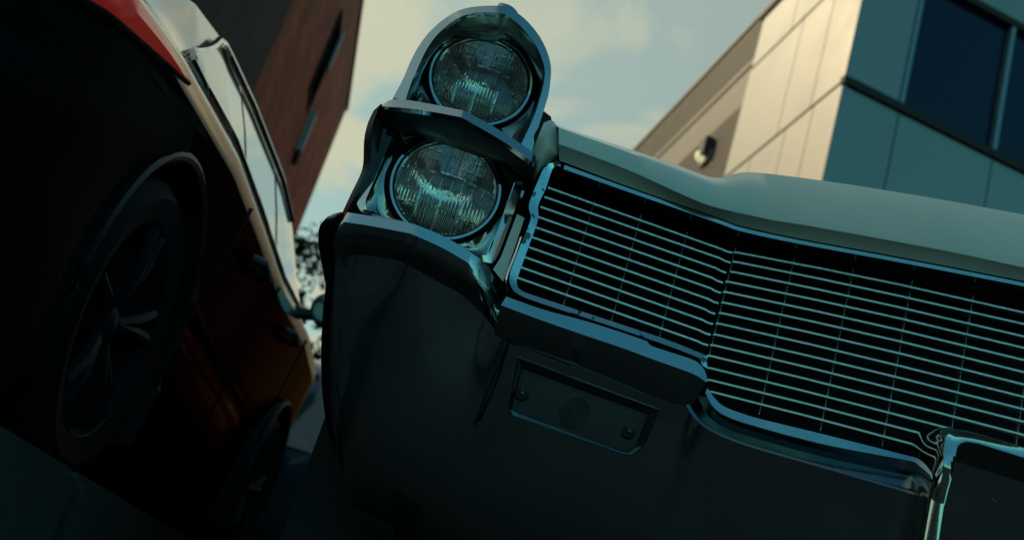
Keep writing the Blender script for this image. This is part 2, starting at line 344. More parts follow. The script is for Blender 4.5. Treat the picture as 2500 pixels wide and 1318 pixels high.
lamp(HC1, 'upper round sealed headlight in its visor'); lamp(HC2, 'lower round sealed headlight under the ledge', RL2/RL)
# rubber gaskets round the rims
for c, k_ in ((HC1, 1), (HC2, RL2/RL)):
    lathe('gasket', [(.0838*k_, .0), (.0870*k_, -.001), (.0885*k_, .006), (.0885*k_, .03)], c, RUBBER, car, seg=72, ax=(0, 1, 0), ang=80)
# ---- crest on top of the visor
cr1 = rail([z1([(1205, 42), (1215, 26), (1260, 30), (1320, 55), (1362, 98)])], Sh, -.03, 10)
loft('visor_crest', [shift(cr1, 0, .3, -.003), cr1, shift(cr1, 0, -.004, -.012), shift(cr1, 0, .02, -.03)], CHROME, car)
# ---- bumper
def Sb(X): return Sh(X)-.02
T0 = [[(812, 522), (840, 518), (902, 527), (1008, 546)], [(1008, 546), (1072, 572), (1129, 603), (1186, 644), (1206, 678)]]
T1 = [[(797, 531), (830, 540), (902, 551), (1002, 570)], [(1002, 570), (1072, 601), (1129, 633), (1180, 668), (1207, 690)]]
MM = [[(778, 566), (830, 578), (900, 585), (990, 604)], [(990, 604), (1060, 636), (1130, 676), (1190, 715), (1222, 735)]]
CC = [[(800, 668), (822, 640), (870, 622), (975, 636)], [(975, 636), (1012, 655), (1070, 688), (1130, 722), (1215, 800)]]
nb = [28, 36]
wr = lambda a, e=.06: (lambda t: a-(.05*(1-t/.10)**2 if t < .10 else 0)-(e*((t-.80)/.20)**1.6 if t > .80 else 0))
r0_, r1_, r2_, r3_ = rail(T0, Sb, wr(.0, .03), nb), rail(T1, Sb, wr(.001, .03), nb), rail(MM, Sb, wr(-.011, .035), nb), rail(CC, Sb, wr(-.045, .012), nb)
def wrap(rl, dx=-.004): # carry the rail round the corner and back along the side of the car
    p = rl[0]; return [p+V(.0, .55, 0), p+V(dx*.5, .3, 0), p+V(dx, .12, 0), p+V(dx*.9, .04, 0)]+rl
W = [wrap(shift(r0_, 0, .07, .0)), wrap(shift(r0_, 0, .006, .001)), wrap(r0_), wrap(r1_), wrap(r2_), wrap(r3_)]
W[0] = shift(W[0], .01, 0, 0)
loft('bumper_lip', W[:3]+smooth_rows(W[3:], 6), CHROME_BUMPER, car, ang=20)
# lip below the outer half of the grille
G0 = [z3([(95, 985), (330, 1068), (640, 1153), (1000, 1272)])+z4([(200, 215), (430, 291), (488, 325), (517, 370), (527, 418)])]
G1 = [z3([(60, 1040), (330, 1140), (560, 1220), (850, 1318)])+z4([(200, 287), (400, 358), (470, 388), (520, 424)])]
G2 = [[(1215, 775), (1290, 806), (1400, 850), (1550, 900), (1650, 935), (1712, 952)]]
G3 = [[(1205, 812), (1241, 834), (1362, 880), (1500, 932), (1605, 971), (1686, 994)]]
crease = lambda t: .012+.032*t**1.6
g = [rail(a, Sg, o, 40) for a, o in ((G0, lambda t: .05+.026*t), (G1, lambda t: .051+.026*t), (G2, lambda t: .037+.028*t), (G3, crease))]
loft('grille_lip', [shift(g[0], 0, .06, .0), shift(g[0], 0, .004, .0005), g[0], g[1], g[2], g[3]], CHROME_BUMPER, car, ang=26)
# inner trough of the lower, central section
H0 = [z4([(505, 470), (555, 560), (640, 617), (800, 672), (1200, 777), (1672, 868), (1840, 912)])]
H1 = [z4([(470, 500), (520, 600), (610, 672), (800, 742), (1200, 850), (1680, 955), (1840, 1000)])]
H2 = [z4([(425, 548), (472, 622), (560, 690), (750, 770), (1200, 900), (1720, 1052), (1840, 1088)])]
H3 = [z4([(405, 552), (455, 632), (550, 702), (745, 782), (1195, 912), (1700, 1060), (1840, 1100)])]
h = [rail(a, Sg, o, 36) for a, o in ((H0, .034), (H1, .014), (H2, .050), (H3, .052))]
hm = [a*.5+b*.5+V(0, .012, -.004) for a, b in zip(h[1], h[2])]
loft('bumper_trough', [h[0], h[1], hm, h[2], h[3]], CHROME_TROUGH, car, ang=22)
# front face of the bumper, dropping and tucking in below the crease
face_top = r3_[:-6]+[p for p in rail([[(1215, 812), (1241, 834), (1362, 880), (1500, 932), (1605, 971), (1684, 996)]], Sg, crease, 24)]
face_top = face_top+h[3][2:]
XL = face_top[0][0]
def drop(rl, dz, dy, inward):
    o = []
    for p in rl:
        e = math.exp(-max(0, p[0]-XL)/.07); o.append(p+V(inward*e, dy+.10*e*abs(dz), -dz))
    return o
def wrap2(rl): p = rl[0]; return [p+V(0.02, .5, 0), p+V(.002, .25, 0), p+V(-.004, .08, 0)]+rl
rows = [(0, 0, 0), (.02, .008, .003), (.06, .022, .012), (.13, .048, .034), (.20, .078, .07), (.26, .12, .115), (.30, .18, .17), (.32, .28, .24), (.325, .5, .3)]
FT = catmull([p for p in face_top[::2]], 90)
FR = []
for a, b, c in rows:
    dl_ = drop(FT, a, b, c); kz = int(min(14, a*110)); Ys = np.array([p[1] for p in dl_]); Zs = np.array([p[2] for p in dl_])
    if kz > 0:
        ker = np.hanning(2*kz+3)[1:-1]; ker /= ker.sum()
        Ys = np.convolve(np.pad(Ys, kz, mode='reflect', reflect_type='odd'), ker, 'valid'); Zs = np.convolve(np.pad(Zs, kz, mode='reflect', reflect_type='odd'), ker, 'valid')
    FR.append(wrap2([V(p[0], y, z) for p, y, z in zip(dl_, Ys, Zs)]))
loft('bumper_face', smooth_rows(FR, 4), CHROME_BUMPER, car, ang=70)
# joint where the end cap meets the centre bar
jp = [hitS(*q, Sg, o) for q, o in (((1240, 838), .017), ((1212, 905), .012), ((1182, 975), .004), ((1158, 1040), -.01))]
tube('bumper_joint', catmull(jp, 10), .0022, RUBBER, car, sides=6)
# ---- turn signal
sig = [(1262, 872), (1611, 999), (1575, 1085), (1540, 1112), (1516, 1110), (1262, 1020), (1243, 1000), (1246, 985)]
def Ss(X): return Sg(X)+.012
face_xl = hitS(1215, 812, Sg, .012)[0]; face_xr = hitS(1684, 996, Sg, .044)[0]
def zc(X): return float(np.interp(X, [p[0] for p in face_top], [p[2] for p in face_top]))
def hitF(x, y, off):
    d = ray(x, y); Y = 1.5
    for _ in range(60):
        X = d[0]/d[1]*Y; Y = .6*Y+.4*(Sg(X)-.012-.032*max(0, min(1, (X-face_xl)/(face_xr-face_xl)))**1.6+.37*(zc(X)-d[2]/d[1]*Y)-off)
    return d/d[1]*Y
def poly_ring(pts, S, off, n=10):
    r_ = []
    for i in range(len(pts)):
        a, b = pts[i], pts[(i+1) % len(pts)]
        for k in range(n): r_.append(hitF(a[0]+(b[0]-a[0])*k/n, a[1]+(b[1]-a[1])*k/n, off))
    r_.append(r_[0]); return r_
def inset(pts, f): cx = sum(p[0] for p in pts)/len(pts); cy = sum(p[1] for p in pts)/len(pts); return [(cx+(x-cx)*f[0], cy+(y-cy)*f[1]) for x, y in pts]
sgo = z6([(372, 232), (1520, 655), (1440, 850), (1385, 960), (1300, 1030), (1215, 1020), (330, 700), (300, 650), (310, 600)])
sgi = z6([(405, 310), (1432, 690), (1375, 850), (1325, 960), (1270, 1000), (1220, 995), (380, 690), (318, 650), (325, 600)])
mp_ = hitS(1425, 950, Sg, .012)
ts = loft('turn_signal', [poly_ring(sgo, Sg, -.020), poly_ring(sgo, Sg, .005), poly_ring(inset(sgo, (.985, .97)), Sg, .008), poly_ring(sgi, Sg, .006), poly_ring(inset(sgi, (.985, .96)), Sg, .001)], SIGB, car, ang=30, label='dark rectangular turn signal with ringed lens set in the bumper')
# ---- grille
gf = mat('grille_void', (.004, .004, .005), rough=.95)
top = [(1378, 403), (1541, 462), (1746, 533), (1800, 553), (1935, 583), (2190, 630), (2500, 690), (2700, 732)]
void_t = rail([[(1340, 380)]+top[1:]], Sg, -.06, 40)
void_b = rail([[(1240, 770), (1500, 850), (1700, 930), (1800, 1030), (2100, 1110), (2400, 1180), (2640, 1230)]], Sg, -.06, 40)
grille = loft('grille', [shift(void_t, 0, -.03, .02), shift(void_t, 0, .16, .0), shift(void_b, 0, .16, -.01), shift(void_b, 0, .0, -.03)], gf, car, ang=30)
# left wall of the opening
le = catmull([hitS(*q, Sg, -.01) for q in [(1372, 400), (1335, 450), (1300, 560), (1262, 680), (1262, 715)]], 10)
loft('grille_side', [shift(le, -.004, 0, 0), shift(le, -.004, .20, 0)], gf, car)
left_y = z3([(380, 290), (357, 350), (330, 413), (310, 476), (285, 540), (262, 603), (240, 667), (217, 732), (195, 798), (172, 865)])
left_e = [(1762, 608), (1757, 630), (1747, 654), (1739, 678), (1734, 703), (1728, 729), (1720, 754), (1714, 780), (1708, 806), (1702, 832)]
kink = [(1788, 617), (1784, 641), (1773, 665.5), (1765, 690), (1760, 715), (1754, 740), (1746, 766), (1740.6, 791), (1735, 817), (1729, 842.4)]
rs = [(1801, 616.5), (1799, 639.5), (1793, 664), (1781, 688), (1775, 713), (1771, 739), (1765, 764.5), (1758, 790), (1751, 817), (1744, 842.5), (1736, 868.5), (1730, 897), (1736, 927.5), (1741, 956.5)]
r22 = [695.1, 722.9, 750.8, 777.5, 806, 833.5, 863, 893.4, 922.6, 952.8, 983, 1014.3, 1044.4, 1075.8]
r25 = [762.7, 790.5, 821, 848.8, 878.4, 908, 938, 968.2, 998.4, 1029, 1061, 1092.5, 1123.5, 1155]
def slat(pts):
    c = [np.asarray(p) for p in pts]; hh = .00145; dp = .013
    f0 = [p+V(0, 0, hh) for p in c]; f1 = [p-V(0, 0, hh) for p in c]
    loft('slat', [shift(f0, 0, dp, -.0012), f0, f1, shift(f1, 0, dp, .0012)], ALU, grille, close=True, ang=20)
for i in range(14):
    P = []
    if i < 10:
        P += [hitS(*q, Sg, .0) for q in ((left_y[i][0]-6, left_y[i][1]-2), ((left_y[i][0]+left_e[i][0])/2, (left_y[i][1]+left_e[i][1])/2), left_e[i], ((left_e[i][0]+kink[i][0])/2, (left_e[i][1]+kink[i][1])/2+1.5), kink[i])]
        slat(P)
    xm = (rs[i][0]+2200)/2; c0 = (rs[i][1]+r22[i])/2-1.5
    x3 = 2700; y3 = r25[i]+(r25[i]-r22[i])/300*200*1.03
    slat([hitS(*q, Sg, .0) for q in ((rs[i][0]-10, rs[i][1]-1), rs[i], (xm, c0), (2200, r22[i]), (2500, r25[i]), (x3, y3))])
# thin uprights behind the slats
ups = [((1452, 490), (1370, 742)), ((1566, 524), (1487, 786)), ((1678, 566), (1605, 826)), ((1797, 603), (1727, 868)), ((1940, 627), (1849, 1010)), ((2084, 655), (1998, 1050)), ((2228, 684), (2155, 1088)), ((2377, 720), (2300, 1130)), ((2528, 750), (2455, 1165))]
for k, (a, b) in enumerate(ups):
    A, B = hitS(*a, Sg, -.015), hitS(*b, Sg, -.015); B = V(A[0], A[1], B[2])
    wd = .00045; loft('grille_bar', [[A+V(-wd, 0, 0), B+V(-wd, 0, 0)], [A+V(wd, 0, 0), B+V(wd, 0, 0)], [A+V(wd, .008, 0), B+V(wd, .008, 0)], [A+V(-wd, .008, 0), B+V(-wd, .008, 0)]], BARM, grille, close=True, smooth=False)
# chrome frame of the grille: top strip, left side, bottom strip
tl = [(x, y+9) for x, y in top]; tl[0] = (1376, 413)
a_ = rail([top], Sg, .030, 44); b_ = rail([tl], Sg, .030, 44)
loft('grille_frame_top', [shift(a_, 0, .02, 0), a_, b_, shift(b_, 0, .02, 0)], CHROME, car, ang=25)
so_ = [z3([(445, 116), (405, 112), (345, 150), (300, 240), (240, 400), (255, 480), (205, 610), (130, 800), (116, 870), (130, 930), (200, 985), (420, 1062), (700, 1152)])+z4([(300, 216), (480, 286)])]
si_ = [z3([(445, 150), (420, 152), (385, 185), (350, 290), (300, 400), (300, 490), (240, 660), (172, 850), (160, 895), (175, 930), (215, 958), (430, 1030), (700, 1120)])+z4([(300, 184), (527, 275)])]
fo = rail(so_, Sg, .016, 70); fi = rail(si_, Sg, .012, 70)
loft('grille_frame_side', [shift(fo, 0, .02, 0), fo, fi, shift(fi, 0, .025, 0)], CHROME_WORN, car, ang=25)
# notch at the inner end of the bottom strip
nn = [hitS(*q, Sg, .013) for q in z4([(480, 286), (527, 275), (524, 345), (500, 330)])]
mk('frame_tab', nn+[p+V(0, .02, 0) for p in nn], [(0, 1, 2, 3), (0, 4, 5, 1), (1, 5, 6, 2), (2, 6, 7, 3), (3, 7, 4, 0)], CHROME_WORN, car, smooth=False)
fo2 = rail([z4([(527, 455), (560, 505), (620, 560), (740, 606), (850, 637), (1200, 722), (1675, 842), (1840, 884)])], Sg, .034, 40)
fi2 = rail([z4([(516, 482), (560, 562), (640, 617), (800, 672), (1200, 777), (1672, 868), (1840, 912)])], Sg, .036, 40)
loft('grille_frame_bottom', [shift(fo2, 0, .02, 0), fo2, fi2, shift(fi2, 0, .012, 0)], CHROME_DULL, car, ang=25)
# ---- hood
ht = [(1352, 302), (1400, 320), (1500, 352), (1650, 402), (1725, 430), (1760, 434), (1795, 425), (1840, 421), (2000, 440), (2250, 479), (2500, 524), (2700, 560)]
hc = [(1364, 352), (1420, 372), (1540, 418), (1700, 490), (1770, 512), (1829, 525), (1900, 540), (1978, 552), (2297, 610), (2500, 653), (2700, 696)]
hb = [(x, y-4) for x, y in top]; hb[0] = (1366, 392)
t_, c_, bb = rail([ht], Sg, .0, 70), rail([hc], Sg, .052, 70), rail([hb], Sg, .030, 70)
m1 = [a*.45+b*.55+V(0, -.016, .004) for a, b in zip(t_, c_)]
c2_ = [a*.93+b*.07+V(0, -.004, 0) for a, b in zip(c_, t_)]
bk3 = shift(bb, 0, .004, .004)
loft('hood', [shift(t_, .0, 1.25, .05), shift(t_, 0, .5, .03), shift(t_, 0, .12, .015), shift(t_, 0, .02, .003), t_, m1, c2_, c_, [a*.5+b*.5+V(0, .004, 0) for a, b in zip(c_, bb)], bb, bk3], PAINT, car, ang=40)
# ---- fender nose between visor and hood
fn0 = [(1328, 300), (1345, 294), (1357, 305), (1363, 340), (1363, 378)]
fn1 = [(1296, 380), (1305, 400), (1310, 420), (1325, 403), (1350, 392)]
A = rail([fn0], Sg, .03, 14); B_ = rail([fn1], Sg, .015, 14); C_ = [(a*.5+b*.5+V(0, -.012, 0)) for a, b in zip(A, B_)]
loft('fender_nose', [shift(A, 0, .9, .02), shift(A, 0, .02, 0)]+smooth_rows([A, C_, B_], 5)+[shift(B_, 0, .05, 0)], PAINT, car, ang=85)
fp = [hitS(*q, Sg, -.055) for q in [(1300, 250), (1345, 285), (1368, 392), (1336, 404), (1312, 450), (1262, 600), (1232, 720), (1250, 770), (1200, 790), (1150, 700), (1230, 440)]]
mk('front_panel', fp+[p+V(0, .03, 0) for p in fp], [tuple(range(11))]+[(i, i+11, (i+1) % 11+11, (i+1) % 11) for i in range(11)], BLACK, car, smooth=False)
sp0 = rail([z3([(165, 455), (110, 600), (60, 730), (10, 810)])], Sg, -.002, 12); sp1 = rail([z3([(212, 480), (160, 640), (110, 780), (75, 890)])], Sg, .002, 12)
loft('paint_strip', [shift(sp0, 0, .02, 0), sp0, sp1, shift(sp1, 0, .02, 0)], PAINT, car)
sp0 = rail([z3([(215, 215), (195, 300), (175, 375)])], Sl, -.006, 8); sp1 = rail([z3([(232, 212), (212, 310), (180, 378)])], Sl, -.004, 8)
loft('bezel_edge', [shift(sp0, 0, .02, 0), sp0, sp1, shift(sp1, 0, .02, 0)], CHROME, car)
e0 = rail([z3([(205, 545), (150, 700), (90, 860), (100, 960)])], Sg, .014, 14); e1 = rail([z3([(212, 548), (160, 705), (100, 870), (108, 955)])], Sg, .016, 14)
loft('trim_edge', [shift(e0, 0, .02, 0), e0, e1, shift(e1, 0, .02, 0)], CHROME, car)
# ---- turn signal inside
pl = hitS(1425, 950, Sg, -.02)
lens_r = [poly_ring(inset(sgi, (.985, .96)), Sg, .002), poly_ring(inset(sgi, (.8, .6)), Sg, .003), poly_ring(inset(sgi, (.4, .3)), Sg, .0035), poly_ring(inset(sgi, (.02, .02)), Sg, .0035)]
loft('signal_lens', lens_r, LENS_AMBER, ts, ang=60)
cc_ = hitF(1150+845/3.295, 800+680/3.295, .0045)
for k in range(7):
    lathe('lens_ring', [(.0025+k*.0030, .0), (.0035+k*.0030, -.0012), (.0046+k*.0030, 0)], cc_, LENS_AMBER, ts, seg=40, ax=(0, 1, .37), ang=10)
for q in ((412, 525), (1270, 830)):
    c = hitF(1150+q[0]/3.295, 800+q[1]/3.295, .003)
    lathe('screw_boss', [(.0, -.001), (.009, -.001), (.011, .004)], c, BLACK, ts, seg=24, ax=(0, 1, 0))
    lathe('screw', [(.0, -.0045), (.0025, -.004), (.0034, -.002), (.0034, .0)], c, SCREW, ts, seg=16, ax=(0, 1, 0))
# ---- bumper guard and raised centre of the bumper
def Sc(X): return Sg(X)
go = [zg([(795, 900), (700, 770), (648, 650), (668, 510), (690, 392), (760, 290), (850, 262), (1000, 248), (1100, 252)]), zg([(1100, 252), (1300, 292), (1755, 425), (2500, 640)])]
gm = [zg([(830, 930), (850, 850), (880, 720), (920, 600), (955, 450), (975, 370), (985, 310), (1040, 280), (1100, 272)]), zg([(1100, 272), (1300, 302), (1755, 442), (2500, 660)])]
gi = [zg([(1000, 1010), (1040, 850), (1075, 720), (1090, 600), (1105, 500), (1120, 430), (1145, 400), (1180, 385), (1220, 380)]), zg([(1220, 380), (1320, 398), (1755, 532), (2500, 760)])]
lean = lambda a, k: (lambda t: a-k*max(0, 1-t/.42)**1.3)
q0 = rail(go, Sg, lean(.0, .0), [26, 14]); q1 = rail(gm, Sg, lean(.118, .014), [26, 14]); q2 = rail(gi, Sg, lean(.120, .014), [26, 14])
qa = [a*.5+b*.5+V(-.006, -.0, 0) for a, b in zip(q0, q1)]
qb = [a*.5+b*.5+V(0, -.010*max(0, 1-max(0, i-12)/10), 0) for i, (a, b) in enumerate(zip(q1, q2))]
def down(rl, k=.35, dy=.15): p = rl[0]; return [p+V(0, dy, -k), p+V(0, dy*.3, -k*.6), p+V(0, 0, -k*.25)]+rl
GUARD = [shift(q0, 0, .10, 0), q0, qa, q1, qb, q2, shift(q2, .006, .035, -.004)]
GUARD = [shift(q0, 0, .10, 0), q0]+smooth_rows([q0, qa, q1, qb, q2], 4)[1:]+[shift(q2, .004, .008, -.002), shift(q2, .006, .12, 0)]
loft('bumper_guard', [down(x) for x in GUARD], CHROME, car, ang=45)
# recessed plate pocket right of the guard
tp_ = rail([[(2240, 1092), (2330, 1080), (2500, 1124), (2760, 1195)]], Sg, .03, 24)
loft('plate_pocket', smooth_rows([tp_, shift(tp_, 0, .02, -.05), shift(tp_, 0, .045, -.12), shift(tp_, 0, .085, -.22), shift(tp_, 0, .17, -.40)], 4), CHROME_BUMPER, car, ang=60)
sc = hitS(2430, 1212, Sg, .002); lathe('pocket_bolt', [(.0, -.006), (.008, -.005), (.011, 0), (.018, .003)], sc, SIGB, car, seg=24, ax=(0, 1, 0))
# ---- the car behind its nose: side, cabin, glass, added to darken silver car's reflections
SIDE = mat('side_paint', (.022, .022, .021), rough=.25, coat=.4, bump=.01, bscale=10)  # dark on a cream car, so the silver car mirrors something dark
ypr = [1.62, 1.9, 2.2, 3.0, 4.0, 5.0, 6.0, 6.7]
sd = [[V(-.235-.012*math.sin(math.pi*min(1, (y-1.6)/5))+dx_, y, z) for y in ypr] for z, dx_ in ((.14, .20), (.30, .13), (.50, .04), (.68, -.012), (.80, -.004), (.865, .02))]
loft('body_side', smooth_rows(sd, 3), SIDE, car, ang=50)
deck = [[V(x, y, z) for y in (1.95, 2.4, 3.2, 4.2, 5.4, 6.7)] for x, z in ((-.215, .865), (-.17, .895), (.1, .90), (.8, .91), (1.5, .90), (1.77, .895), (1.815, .865))]
loft('deck', deck, PAINT, car, ang=50)
cab = [[V(.8+a*w_, y, z) for a in (-1, -.9, 0, .9, 1)] for y, w_, z in ((3.15, .93, .89), (3.75, .80, 1.26), (4.1, .77, 1.31), (4.9, .77, 1.31), (5.3, .80, 1.24), (5.9, .92, .89))]
loft('cabin', cab, PAINT, car, ang=30)
gs = [V(-.135, 3.22, .90), V(-.125, 5.75, .90), V(.0, 5.15, 1.24), V(-.0, 3.82, 1.24)]
mk('side_glass', gs+[p+V(.03, 0, 0) for p in gs], [(0, 1, 2, 3), (4, 7, 6, 5), (0, 4, 5, 1), (1, 5, 6, 2), (2, 6, 7, 3), (3, 7, 4, 0)], mat('cabin_glass', (.01, .012, .012), rough=.05, coat=1), car, smooth=False)
# ---- hidden body: underside, wheel
box('underbody', (-.22, 1.85, .05), (1.9, 4.0, .35), BLACK, car)
wc = V(.02, 2.75, GZ+.345)
wh = lathe('wheel', [(.05, -.10), (.17, -.11), (.19, -.09), (.19, .08)], wc, CHROME, car, ax=(1, 0, 0), seg=40)
lathe('tyre', [(.18, -.10), (.26, -.115), (.33, -.10), (.345, -.05), (.345, .05), (.33, .10), (.19, .10)], wc, RUBBER, wh, ax=(1, 0, 0), seg=48)

# ================================================================== silver car at the left
SILVER_REFLECT = mat('silver_paint_dark_reflection', (.040, .017, .006), metal=1.0, rough=.14, coat=.04)  # lower side of the silver car, dark brown reflections put into the colour
DARKPL = mat('shadow_black_plastic', (.004, .004, .005), rough=.7, spec=.04)  # near-black colour stands in for shadow over the car's rear
SILVER_REFLECT.node_tree.nodes['Principled BSDF'].inputs['Specular Tint'].default_value = (.36, .22, .09, 1)  # orange edge tint imitates the reflected sunlit wall
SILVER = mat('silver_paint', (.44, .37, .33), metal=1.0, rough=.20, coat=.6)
DGLASS = mat('tinted_glass', (.02, .03, .03), rough=.03, coat=1.0, spec=1.0)
BLKPLA = mat('black_plastic', (.014, .014, .015), rough=.45)
REDL = mat('red_lamp', (.85, .03, .02), rough=.3, coat=.15, emit=((1, .04, .03), .10))
RIMM = mat('rim_alloy', (.010, .022, .030), metal=.2, rough=.55, spec=.12)
scar = thing('silver_car', 'silver car with red tail lamp at the left edge on raised pavement', 'car', (-1.6, 3.0, PZ))
def seg(tab, y):
    ys = [t[0] for t in tab]; return [float(np.interp(y, ys, [t[k] for t in tab])) for k in range(1, len(tab[0]))]
# y, shoulder z, roof-edge x, roof-edge z
prof = [(1.50, .842, -1.02, .88), (1.66, .874, -.98, .94), (1.85, .912, -.95, 1.02), (2.03, .946, -.93, 1.10), (2.33, .985, -.90, 1.24), (2.68, 1.03, -.93, 1.35), (3.2, 1.05, -.95, 1.45), (3.93, 1.07, -.95, 1.53), (4.43, 1.12, -.93, 1.50), (4.65, 1.14, -.87, 1.34), (4.8, 1.15, -.82, 1.22), (5.3, 1.14, -.80, 1.165), (5.7, 1.08, -.86, 1.10), (5.95, .95, -1.0, .97)]
ys = np.linspace(1.5, 5.95, 90)
def side_x(z, zs):
    t = min(1, max(0, (z-.20)/(zs-.20))); return -.868+.122*t**.85
rails = []
for y in ys:
    zs, xr, zr = seg(prof, y); c = 1 if 1.66 < y < 5.6 else 0
    tuck = max(0, 1.64-y)**2*4+max(0, y-5.3)**2*.5
    rr_ = [V(side_x(zs*.96, zs)-tuck, y, zs*.96), V(-.75-tuck, y, zs), V(-.757-tuck, y, zs+.012)]
    a = V(-.79-tuck, y, min(zs+.035, zr)); b = V(xr-tuck*.6, y, zr)
    rr_ += [a+(b-a)*k/5 for k in range(6)]
    rr_ += [V(xr-.05, y, zr+.02), V(xr-.25, y, zr+.045), V(-1.65, y, zr+.06), V(-2.30, y, zr+.03), V(-2.45, y, zs)]
    rails.append(rr_)
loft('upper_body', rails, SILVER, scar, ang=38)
def yend(z): return 2.42-math.sqrt(max(.0, .40**2-(z-.475)**2)) if z < .80 else 2.19+(.84-z)*.9+.1
# lower side with the wheel openings cut out
AR = [(2.42, .475, .40), (4.95, .475, .40)]
ny, nz = 210, 40; vv = {}; vl = []; fl = []
for i in range(ny+1):
    for j in range(nz+1):
        y = 1.5+4.45*i/ny; zs = seg(prof, y)[0]; z = .24+(zs*.96-.24)*j/nz
        for (ay, az, ar) in AR:
            d = math.hypot(y-ay, z-az)
            if d < ar and d > ar-.035: f = ar/d; y = ay+(y-ay)*f; z = az+(z-az)*f
        tuck = max(0, 1.64-y)**2*4+max(0, y-5.3)**2*.5
        x = side_x(z, zs)-tuck
        if abs(z-.66) < .03: x -= .012*(1-abs(z-.66)/.03)
        vl.append(V(x, y, z))
for i in range(ny):
    for j in range(nz):
        q = [i*(nz+1)+j, (i+1)*(nz+1)+j, (i+1)*(nz+1)+j+1, i*(nz+1)+j+1]
        cyz = sum(vl[k] for k in q)/4
        if any(math.hypot(cyz[1]-a, cyz[2]-b) < r_-.008 for a, b, r_ in AR): continue
        if cyz[1] < yend(cyz[2])-.04 and cyz[2] < .90: continue
        fl.append(q)
mk('lower_body', vl, fl, SILVER_REFLECT, scar, ang=40)
for (ay, az, ar) in AR:
    arc = [V(-.757, ay+ar*math.cos(R(a)), az+ar*math.sin(R(a))) for a in range(-30, 211, 8)]
    tube('wheel_arch', arc, .012, BLKPLA, scar, sides=6)
    inn = [p+V(-.25, 0, 0) for p in arc]; loft('wheel_liner', [arc, inn], BLACK, scar)
    wc = V(-.86, ay, az-.0)
    ty = lathe('tyre', [(.20, -.02), (.24, .085), (.30, .10), (.335, .07), (.345, .0), (.335, -.10), (.2, -.12)], wc, RUBBER, scar, ax=(1, 0, 0), seg=56)
    rm = lathe('rim', [(.245, .088), (.235, .075), (.225, .02), (.05, .0), (.0, .0)], wc, RIMM, scar, ax=(1, 0, 0), seg=56, ang=30)
    for k in range(5):
        a = 2*math.pi*k/5+.3
        for sgn in (-1, 1):
            b = a+sgn*.13; A_ = wc+V(.055, .05*math.cos(a), .05*math.sin(a)); B2 = wc+V(.075, .232*math.cos(b), .232*math.sin(b))
            tube('spoke', [A_, (A_+B2)/2+V(.01, 0, 0), B2], .016, RIMM, rm, sides=6)
    lathe('hub_cap', [(.0, .075), (.03, .07), (.055, .05), (.06, .0)], wc, RIMM, rm, ax=(1, 0, 0), seg=20)
# rear bumper wrapping the corner, made tall and black for the shadow there
bz = [.22, .30, .45, .60, .74, .84, .92]
rb = []
for z, dx in zip(bz, (.03, .0, -.015, -.01, -.012, -.004, .0)):
    ye = yend(z); zs_ = seg(prof, ye)[0]
    zl = lambda y: min(z, .24+(z-.24)*(.908-(2.03-y)*.305-.24)/.68) if z > .5 else z
    rb.append(catmull([V(side_x(z, zs_)+.012, ye, z), V(-.742-dx*.5, (ye+1.75)/2, zl(1.9)), V(-.75-dx, 1.62, zl(1.66)), V(-.86-dx, 1.46, zl(1.5)), V(-1.15, 1.38, zl(1.5)), V(-1.65, 1.34, zl(1.5)), V(-2.3, 1.38, zl(1.5))], 36))
rb = smooth_rows(rb, 3)
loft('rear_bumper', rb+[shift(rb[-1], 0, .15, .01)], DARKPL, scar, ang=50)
tg = []
for z, dy in ((.60, .0), (.85, .03), (1.02, .14), (1.1, .34)):
    tg.append([V(x, 1.42+dy-(0.05 if -2.2 < x < -1.1 else 0), z) for x in np.linspace(-.97, -2.3, 16)])
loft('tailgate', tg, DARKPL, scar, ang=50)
# wrap-round tail lamp
tl_ = []
for t in np.linspace(0, 1, 18):
    y = 1.47+.60*t; zs = seg(prof, y)[0]; x = -.731-max(0, 1.64-y)**2*4; zb_ = .906-(2.02-y)*.29+.002; zt_ = max(zb_+.004, zs-.012-.03*t**4)
    tl_.append([V(x-.006, y, zb_), V(x+.014*(1-t*t), y, (zb_+zt_)/2), V(x-.002, y, zt_)])
loft('tail_lamp', [[r_[k] for r_ in tl_] for k in range(3)], REDL, scar, ang=60)
tube('lamp_seal', [r_[0] for r_ in tl_], .006, RUBBER, scar, sides=6)
# side glass with bright trim
def glass_pt(y, t, o=.006):
    zs, xr, zr = seg(prof, y); a = V(-.79, y, min(zs+.035, zr)); b = V(xr, y, zr); p = a+(b-a)*t; return p+V(o, 0, o*.3)
def gl(name, y0, y1, lo, hi):
    P0 = [glass_pt(y, lo(y)) for y in np.linspace(y0, y1, 24)]; P1 = [glass_pt(y, hi(y)) for y in np.linspace(y0, y1, 24)]
    return loft(name, [P0, [a*.5+b*.5+V(.004, 0, 0) for a, b in zip(P0, P1)], P1], DGLASS, scar)
hi_ = lambda y: min(.86, .25+ (y-2.22)*1.6) if y < 2.6 else .86
gl('side_window', 2.25, 2.95, lambda y: .12, hi_); gl('side_window', 2.99, 3.72, lambda y: .10, lambda y: .86); gl('side_window', 3.78, 4.68, lambda y: .10, lambda y: .86 if y < 4.35 else .86-(y-4.35)*2.2)
trim = [glass_pt(y, .08, .012) for y in np.linspace(4.7, 2.28, 30)]+[glass_pt(2.20, .16, .014)]+[glass_pt(y, hi_(y)+.05, .012) for y in np.linspace(2.25, 4.3, 26)]
tube('window_trim', trim, .011, CHROME, scar, sides=6)
for yy in (3.30, 4.25):
    p = V(-.742, yy, seg(prof, yy)[0]-.10); tube('door_handle', [p+V(-.01, -.09, 0), p+V(.028, -.07, 0), p+V(.03, .07, 0), p+V(-.01, .09, 0)], .014, BLKPLA, scar)
